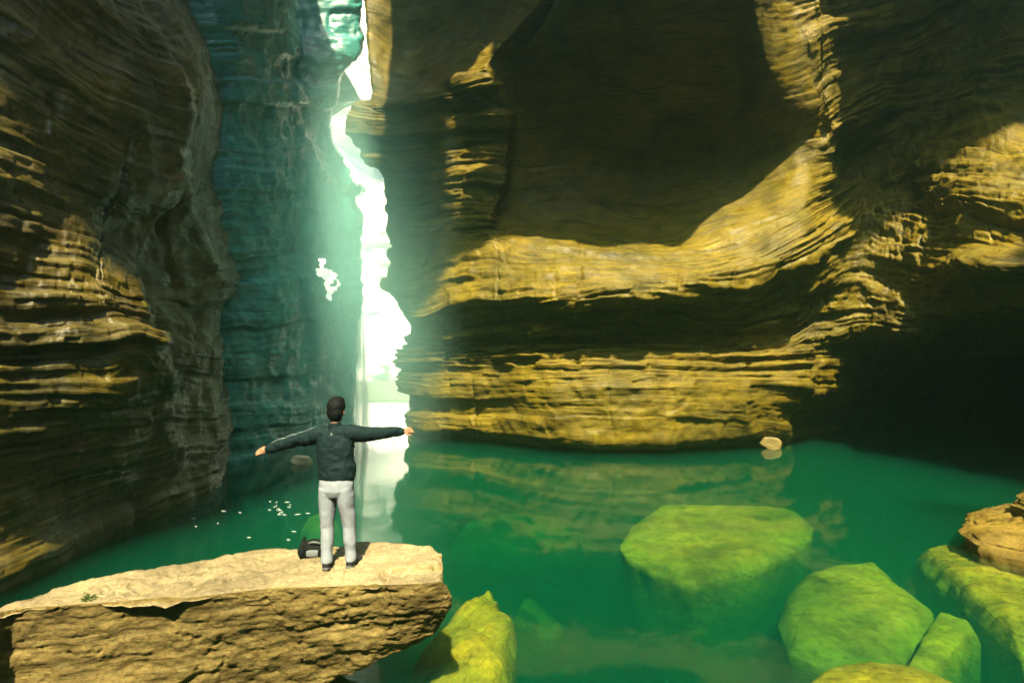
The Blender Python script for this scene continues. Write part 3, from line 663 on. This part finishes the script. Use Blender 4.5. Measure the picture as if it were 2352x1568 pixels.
M_SKIN = plain("skin", (.24, .13, .08), .55, var=.08, scale=30)
M_HAIR = plain("black_hair", (.0035, .004, .0045), .6, bump=.6, scale=160)
M_JACKET = plain("dark_jacket", (.0045, .0125, .015), .75, bump=.35, scale=300, var=.2)
M_JEANS = plain("pale_denim", (.165, .19, .23), .9, bump=.25, scale=150, var=.07)
M_SHOE = plain("dark_shoe", (.015, .018, .022), .6, bump=.2)
M_SOLE = plain("pale_sole", (.07, .07, .068), .7)
M_TRIM = plain("pale_trim", (.10, .12, .125), .7, var=.05)
M_BAG = plain("black_bag", (.0035, .0045, .005), .7, bump=.4, scale=200)
M_PANEL = plain("grey_panel", (.10, .115, .125), .7, var=.1)

def person():
    feet = P(780, 1300, 5.42)
    root = empty("person", (feet[0], feet[1], on_slab(feet[0], feet[1])))
    tag(root, "person seen from behind with arms spread, dark jacket and pale jeans, standing on the slab", "person")
    ox, oy, oz = root.location
    gz = lambda x, y: on_slab(ox + x, oy + y) - oz      # local ground height
    LF, RF = Vector((-.118, -.03, 0)), Vector((.112, .03, 0))
    LF.z, RF.z = gz(LF.x, LF.y), gz(RF.x, RF.y)
    hip = Vector((-.055, 0, .93)); sh = Vector((-.085, .0, 1.44)); head = Vector((-.085, .02, 1.635))
    Ls, Rs = Vector((-.255, .0, 1.405)), Vector((.085, .0, 1.415))
    Le, Lw = Vector((-.545, .05, 1.325)), Vector((-.835, .08, 1.225))
    Re, Rw = Vector((.345, .10, 1.400)), Vector((.585, .22, 1.400))
    # body: one skin from head to ankles, hands with five fingers
    bm = bmesh.new()
    ball(bm, head + Vector((0, .01, .035)), (.078, .096, .105)); ball(bm, head + Vector((0, .045, -.05)), (.058, .062, .07))
    ball(bm, head + Vector((0, .115, -.015)), (.013, .02, .022))          # nose
    for sx in (-1, 1): ball(bm, head + Vector((sx * .081, .0, -.01)), (.013, .022, .034), 10)
    ring_tube(bm, [head + Vector((0, -.012, -.04)), head + Vector((0, -.02, -.12)), sh + Vector((0, -.01, .02)), sh - Vector((0, 0, .06))], [.053, .052, .056, .07])
    ring_tube(bm, [sh, sh + (hip - sh) * .5, hip], [(.13, .06), (.13, .07), (.14, .08)])
    for a, b, c in ((Ls, Le, Lw), (Rs, Re, Rw)): ring_tube(bm, [sh - Vector((0, 0, .04)), a, b, c], [.06, .05, .038, .029])
    for f, sx in ((LF, -1), (RF, 1)):
        ring_tube(bm, [hip + Vector((sx * .085, 0, 0)), hip.lerp(f, .5) + Vector((sx * .04, .01, 0)), f + Vector((0, -.02, .08)), f + Vector((0, .02, .05))], [.085, .055, .04, .04])
    def hand(w, d, up, fold, thumb_up):
        d = d.normalized(); side = d.cross(up).normalized(); up = side.cross(d).normalized()
        ring_tube(bm, [w - d * .03, w + d * .01, w + d * .05, w + d * .088], [(.026, .020), (.033, .018), (.040, .017), (.038, .013)], 14)
        for k, (off, ln) in enumerate(((-.030, .060), (-.010, .074), (.010, .080), (.030, .070))):
            p0 = w + d * .078 + side * off; p1 = p0 + d * ln * .45 - up * fold * .4 * ln; p2 = p1 + d * ln * .35 * (1 - fold * .5) - up * fold * .8 * ln; p3 = p2 + d * ln * .25 * (1 - fold) - up * fold * ln * .7
            ring_tube(bm, [p0, p1, p2, p3], [.0100, .0092, .0085, .0068], 10)
        t0 = w + d * .02 + side * thumb_up * .026; t1 = t0 + d * .032 + side * thumb_up * .03 - up * .008; t2 = t1 + d * .034 + side * thumb_up * .008 - up * .008
        ring_tube(bm, [t0, t1, t2], [.0125, .0108, .0085], 10)
    hand(Lw + (Lw - Le).normalized() * .02, (Lw - Le) + Vector((0, 0, .02)), Vector((.1, -.75, .65)), .16, 1)
    hand(Rw + (Rw - Re).normalized() * .02, (Rw - Re) + Vector((0, .0, .05)), Vector((0, -.8, .6)), .55, 1)
    fuse("body", bm, .0065, M_SKIN, root, smooth=2)
    # hair
    bm = bmesh.new()
    ball(bm, head + Vector((0, -.008, .055)), (.089, .104, .098)); ball(bm, head + Vector((0, -.035, .00)), (.083, .078, .10)); ball(bm, head + Vector((0, -.045, -.045)), (.062, .045, .055))
    ball(bm, head + Vector((.012, .02, .105)), (.066, .075, .062)); ball(bm, head + Vector((-.015, -.01, .112)), (.055, .066, .052)); ball(bm, head + Vector((0, .0, .06)), (.094, .10, .075))
    fuse("hair", bm, .007, M_HAIR, root, smooth=3, wr=.007, wscale=34, seed=2)
    # jacket: torso, shoulders, sleeves fused; collar, hem and cuffs as own pieces
    bm = bmesh.new()
    mid = sh.lerp(hip, .5)
    ring_tube(bm, [sh + Vector((0, -.005, .035)), sh + Vector((0, 0, -.01)), sh + Vector((.002, 0, -.08)), sh.lerp(hip, .38) + Vector((.004, -.005, 0)), mid + Vector((.005, 0, -.06)), hip + Vector((.005, 0, .06)), hip + Vector((.004, 0, -.005))],
              [(.075, .07), (.15, .088), (.198, .118), (.195, .128), (.19, .128), (.197, .132), (.190, .122)], 28)
    for a, b, c in ((Ls, Le, Lw), (Rs, Re, Rw)):
        ring_tube(bm, [sh.lerp(a, .35) - Vector((0, 0, .03)), a - Vector((0, 0, .01)), a.lerp(b, .5) - Vector((0, 0, .016)), b - Vector((0, 0, .010)), b.lerp(c, .5), c], [.092, .086, .076, .062, .055, .041])
    jk = fuse("jacket", bm, .010, M_JACKET, root, smooth=5, wr=.014, wscale=8.0, seed=4)
    bm = bmesh.new(); ring_tube(bm, [sh + Vector((0, -.012, .02)), sh + Vector((0, -.014, .06)), sh + Vector((0, -.014, .082))], [(.078, .074), (.067, .066), (.064, .064)], 24)
    fuse("collar", bm, .008, M_JACKET, jk, smooth=2)
    bm = bmesh.new(); ring_tube(bm, [hip + Vector((.004, 0, .045)), hip + Vector((.004, 0, .01)), hip + Vector((.004, 0, -.022))], [(.185, .120), (.190, .126), (.184, .120)], 32)
    fuse("hem_band", bm, .009, M_JACKET, jk, smooth=2)
    for b, c in ((Le, Lw), (Re, Rw)):
        d = (c - b).normalized(); bm = bmesh.new(); ring_tube(bm, [c - d * .03, c, c + d * .03], [.043, .043, .038], 18)
        fuse("cuff", bm, .006, M_JACKET, jk, smooth=2)
    # pale stripe along the top of the left sleeve, emblem on the nape
    def bez(t): return (Ls.lerp(Le, t * 2) if t < .5 else Le.lerp(Lw, t * 2 - 1))
    bv = BVHTree.FromObject(jk, bpy.context.evaluated_depsgraph_get())
    for off in (-.012, .008):
        bm = bmesh.new(); pts = []
        for k in range(24):
            p = bez(.08 + .86 * k / 23) + Vector((0, off - .01, 0)); h = bv.ray_cast(p + Vector((0, 0, .3)), Vector((0, 0, -1)))
            if h[0]: pts.append(h[0] + Vector((0, 0, .001)))
        ring_tube(bm, pts, [(.0045, .003)] * len(pts), 8); direct("sleeve_stripe", bm, M_TRIM, jk)
    h = bv.ray_cast(Vector((sh.x, -.5, sh.z - .035)), Vector((0, 1, 0)))
    if h[0]:
        bm = bmesh.new(); c = h[0]
        pr = [(-.016, -.012), (.016, -.012), (.004, .016), (-.004, .016)]
        lo = [bm.verts.new((c.x + x, c.y - .004, c.z + z)) for x, z in pr]; hi = [bm.verts.new((c.x + x, c.y + .012, c.z + z)) for x, z in pr]
        bm.faces.new(lo); bm.faces.new(hi[::-1])
        for k in range(4): bm.faces.new((lo[k], lo[(k + 1) % 4], hi[(k + 1) % 4], hi[k]))
        direct("emblem", bm, M_TRIM, jk, False)
    # jeans
    bm = bmesh.new()
    ring_tube(bm, [hip + Vector((.003, 0, .03)), hip + Vector((.003, -.005, -.05)), hip + Vector((.003, -.01, -.12)), hip + Vector((.004, 0, -.17))], [(.165, .105), (.182, .125), (.180, .130), (.14, .11)], 28)
    for f, sx in ((LF, -1), (RF, 1)):
        hj = hip + Vector((sx * .088, -.008, -.10)); kn = hj.lerp(f, .50) + Vector((sx * .012, .02, 0)); an = f + Vector((0, -.02, .095))
        ring_tube(bm, [hj, hj.lerp(kn, .35), hj.lerp(kn, .75), kn, kn.lerp(an, .35), kn.lerp(an, .75), an, an - Vector((0, 0, .035))],
                  [(.092, .115), (.088, .105), (.072, .085), (.066, .075), (.066, .078), (.055, .06), (.056, .06), (.058, .064)], 22)
    jn = fuse("jeans", bm, .0095, M_JEANS, root, smooth=4, wr=.007, wscale=6, seed=8)
    # shoes
    for f, sx in ((LF, -1), (RF, 1)):
        bm = bmesh.new(); tilt = .12 * sx
        ring_tube(bm, [f + Vector((0, -.075, .045)), f + Vector((0, -.03, .05)), f + Vector((tilt * .15, .05, .047)), f + Vector((tilt * .4, .12, .036)), f + Vector((tilt * .55, .17, .028))], [(.036, .042), (.042, .048), (.046, .042), (.045, .032), (.028, .02)], 18)
        ring_tube(bm, [f + Vector((0, -.03, .05)), f + Vector((0, -.03, .095))], [.046, .044], 16)
        so = fuse("shoe", bm, .007, M_SHOE, root, smooth=3)
        bm = bmesh.new()
        ring_tube(bm, [f + Vector((0, -.085, .010)), f + Vector((0, -.03, .010)), f + Vector((tilt * .15, .05, .010)), f + Vector((tilt * .4, .12, .010)), f + Vector((tilt * .55, .185, .012))], [(.038, .013), (.044, .013), (.049, .013), (.048, .013), (.026, .010)], 16)
        fuse("sole", bm, .006, M_SOLE, so, smooth=1)
    return root
_p = person(); _p.scale = (.965,) * 3

def backpack():
    b = P(716, 1252, 5.85); z = on_slab(b[0], b[1])
    root = empty("backpack", (b[0], b[1], z - .01)); tag(root, "slumped black backpack with a grey panel on the slab behind the person's legs", "backpack")
    bm = bmesh.new()
    ball(bm, (.0, 0, .10), (.14, .10, .12)); ball(bm, (.09, 0, .085), (.10, .10, .10)); ball(bm, (-.11, .0, .08), (.06, .08, .10))
    ring_tube(bm, [(-.11, 0, .12), (-.105, 0, .19), (-.095, .0, .255)], [.055, .032, .012])
    ring_tube(bm, [(-.04, 0, .17), (.05, 0, .185), (.14, 0, .16)], [.045, .05, .04])
    bp = fuse("bag_body", bm, .010, M_BAG, root, smooth=4, wr=.008, wscale=14)
    bm = bmesh.new(); ring_tube(bm, [(-.03, -.09, .075), (.04, -.105, .075), (.12, -.092, .075)], [(.045, .02), (.05, .022), (.045, .02)], 18)
    fuse("grey_pocket", bm, .007, M_PANEL, root, smooth=3)
    bm = bmesh.new(); pts = [(-.02 + .16 * t, -.07 - .03 * math.sin(t * 3.1), .19 + .03 * math.sin(t * 3.1)) for t in np.linspace(0, 1, 12)]
    ring_tube(bm, pts, [(.012, .005)] * 12, 8); direct("shoulder_strap", bm, M_PANEL, root); root.scale = (.85,) * 3
backpack()

# ------------------------------------------------------------------ foliage in the cleft and on the slab
M_LEAF = plain("leaf", (.05, .085, .022), .6, var=.4, scale=12)
_n, _l = M_LEAF.node_tree.nodes, M_LEAF.node_tree.links
_t = _n.new("ShaderNodeBsdfTranslucent"); _t.inputs[0].default_value = (.10, .17, .04, 1); _m = _n.new("ShaderNodeMixShader"); _m.inputs[0].default_value = .5
_l.new(_n["Principled BSDF"].outputs[0], _m.inputs[1]); _l.new(_t.outputs[0], _m.inputs[2]); _l.new(_m.outputs[0], _n["Material Output"].inputs['Surface'])
M_STEM = plain("stem", (.05, .04, .02), .8)
def shrub(label, loc, r, n, droop=.5, seed=1, leaf=.09, group="shrubs clinging to the cleft"):
    rg = random.Random(seed); root = empty("shrub", tuple(loc)); tag(root, label, "shrub", group)
    bm = bmesh.new(); tips = []
    for k in range(9):
        a = rg.uniform(0, 6.28); e = rg.uniform(.1, 1.2); L_ = r * rg.uniform(.6, 1.1)
        p = Vector((0, 0, 0)); pts = [p.copy()]; d = Vector((math.cos(a) * math.cos(e), math.sin(a) * math.cos(e), math.sin(e)))
        for j in range(5):
            p = p + d * L_ / 5; d = (d + Vector((0, 0, -droop * .3))).normalized(); pts.append(p.copy())
        ring_tube(bm, pts, [.02 * r * (1 - j / 7) for j in range(6)], 5); tips += pts[1:]
    direct("stem", bm, M_STEM, root)
    bm = bmesh.new()
    for k in range(n):
        c = rg.choice(tips) + Vector([rg.gauss(0, r * .13) for _ in range(3)])
        d = Vector([rg.gauss(0, 1) for _ in range(3)]).normalized(); d.z -= .3; d.normalize(); sd = d.orthogonal().normalized(); q = leaf * rg.uniform(.6, 1.3)
        v = [bm.verts.new(c), bm.verts.new(c + d * q * .5 + sd * q * .28), bm.verts.new(c + d * q), bm.verts.new(c + d * q * .5 - sd * q * .28)]
        bm.faces.new(v)
    o = direct("crown", bm, M_LEAF, root, False)
shrub("leafy shrub hanging in the bright cleft, the upper of the two", P(806, 448, 28.4), 1.0, 1800, seed=3, leaf=.13)
shrub("leafy shrub on the rock edge left of the cleft, the lower of the two", P(790, 735, 27.6), .9, 600, seed=5, leaf=.13)
gp = P(205, 1372, 4.62); gz_ = on_slab(gp[0], gp[1])
shrub("tiny green weed growing on top of the foreground slab", (gp[0], gp[1], gz_), .07, 120, seed=9, leaf=.022, group="weeds on the slab")

# ------------------------------------------------------------------ foam flecks that stand for light caught on the pool's ripples
def glint():
    rg = random.Random(4); V = []; Fc = []
    for k in range(26):
        if k < 16: px, py = rg.uniform(610, 715), rg.uniform(1150, 1185)
        else: px, py = rg.uniform(440, 690), rg.uniform(1165, 1255)
        if py > 1275 - (px - 430) * .08: continue
        c = PZ(px, py, 0.0); n = 12; w, h = rg.uniform(.02, .075), rg.uniform(.003, .007); a = rg.uniform(-.5, .5); b = len(V)
        for i in range(n):
            t = 2 * math.pi * i / n; q = 1 + .3 * math.sin(3 * t + k) ; x, y = w * q * math.cos(t), h * q * math.sin(t) * 1.6
            V.append((c[0] + x * math.cos(a) - y * math.sin(a), c[1] + x * math.sin(a) + y * math.cos(a), .006))
        V.append((c[0], c[1], .022))
        for i in range(n): Fc.append((b + i, b + (i + 1) % n, b + n))
    o = mesh_from("glint", V, Fc, plain("glint", (.22, .27, .26), .5, var=.1)); tag(o, "white foam flecks painted as lit ripples on the green water left of the person", "glint", kind="stuff")
glint()

# ------------------------------------------------------------------ hazy air of the gorge
def haze():
    m, N, L, B = newmat("haze"); N.remove(B); out = N["Material Output"]
    pv = N.new("ShaderNodeVolumePrincipled"); pv.inputs['Color'].default_value = (.45, 1.0, .93, 1); pv.inputs['Density'].default_value = HAZE
    pv.inputs['Anisotropy'].default_value = .9
    L.new(pv.outputs[0], out.inputs['Volume'])
    x0, x1, y0, y1, z0, z1 = -78, 78, -66, 90, -7.5, 34
    V = [(x0,y0,z1),(x1,y0,z1),(x1,y1,z1),(x0,y1,z1),(x0,y0,z0),(x1,y0,z0),(x1,y1,z0),(x0,y1,z0)]
    Fc = [(0,1,2,3),(7,6,5,4),(0,4,5,1),(1,5,6,2),(2,6,7,3),(3,7,4,0)]
    o = mesh_from("haze", V, Fc, m, smooth=False); tag(o, kind="stuff")
HAZE = .0042
haze()

# ------------------------------------------------------------------ sunlit cloud bank added beyond the cleft to whiten its sky
def add_backdrop():
    m, N, L, B = newmat("backdrop_white"); B.inputs['Base Color'].default_value = (.9, .9, .9, 1); B.inputs['Roughness'].default_value = 1; B.inputs['Specular IOR Level'].default_value = 0
    D, Fc0 = CS[48]; rg = np.random.RandomState(5); Vs, Fs = [], []; b = 0
    for k in range(70):
        a = math.radians(rg.uniform(-75, 75)); dist = rg.uniform(900, 1300); z = 60 + 850 * rg.uniform(0, 1) ** 1.1; r = rg.uniform(150, 260)
        c = np.array((math.sin(a) * dist, math.cos(a) * dist, z)); V = D * np.array((r * 1.25, r, r * .8))
        V = V * (1 + .22 * fbm(D * 2.2 + k * 3.7, 4) + .08 * fbm(D * 9 + k, 3))[:, None] + c
        Vs.append(V); Fs.append(Fc0 + b); b += len(V)
    for k in range(40):       # lower front row
        a = math.radians(-78 + 4 * k); c = np.array((math.sin(a) * 760, math.cos(a) * 760, 30.0))
        V = D * np.array((85, 70, 75)) * (1 + .22 * fbm(D * 2.2 + k * 5.1, 4))[:, None] + c
        Vs.append(V); Fs.append(Fc0 + b); b += len(V)
    o = mesh_from("white_backdrop", np.concatenate(Vs), np.concatenate(Fs), m); tag(o, "bright white cloud bank added to whiten the sky in the cleft", "backdrop", kind="stuff")
add_backdrop()

# ------------------------------------------------------------------ spray hanging where the water falls in the cleft
def spray():
    m, N, L, B = newmat("spray"); N.remove(B); out = N["Material Output"]
    tc = N.new("ShaderNodeTexCoord"); ln = N.new("ShaderNodeVectorMath"); ln.operation = 'LENGTH'; L.new(tc.outputs['Object'], ln.inputs[0])
    mr = N.new("ShaderNodeMapRange"); mr.interpolation_type = 'SMOOTHSTEP'; L.new(ln.outputs['Value'], mr.inputs[0])
    mr.inputs[1].default_value = 1.0; mr.inputs[2].default_value = .15; mr.inputs[3].default_value = 0; mr.inputs[4].default_value = SPRAY
    pv = N.new("ShaderNodeVolumePrincipled"); pv.inputs['Color'].default_value = (.5, 1.0, .97, 1); pv.inputs['Anisotropy'].default_value = .2
    L.new(mr.outputs[0], pv.inputs['Density']); L.new(pv.outputs[0], out.inputs['Volume'])
    D, Fc = CS[24]; o = mesh_from("spray", D, Fc, m); o.location = (-7.2, 25.0, 8.0); o.scale = (6.0, 6.5, 13.5)
    tag(o, "teal spray hanging in front of the bright cleft", "spray", kind="stuff")
SPRAY = .15
spray()
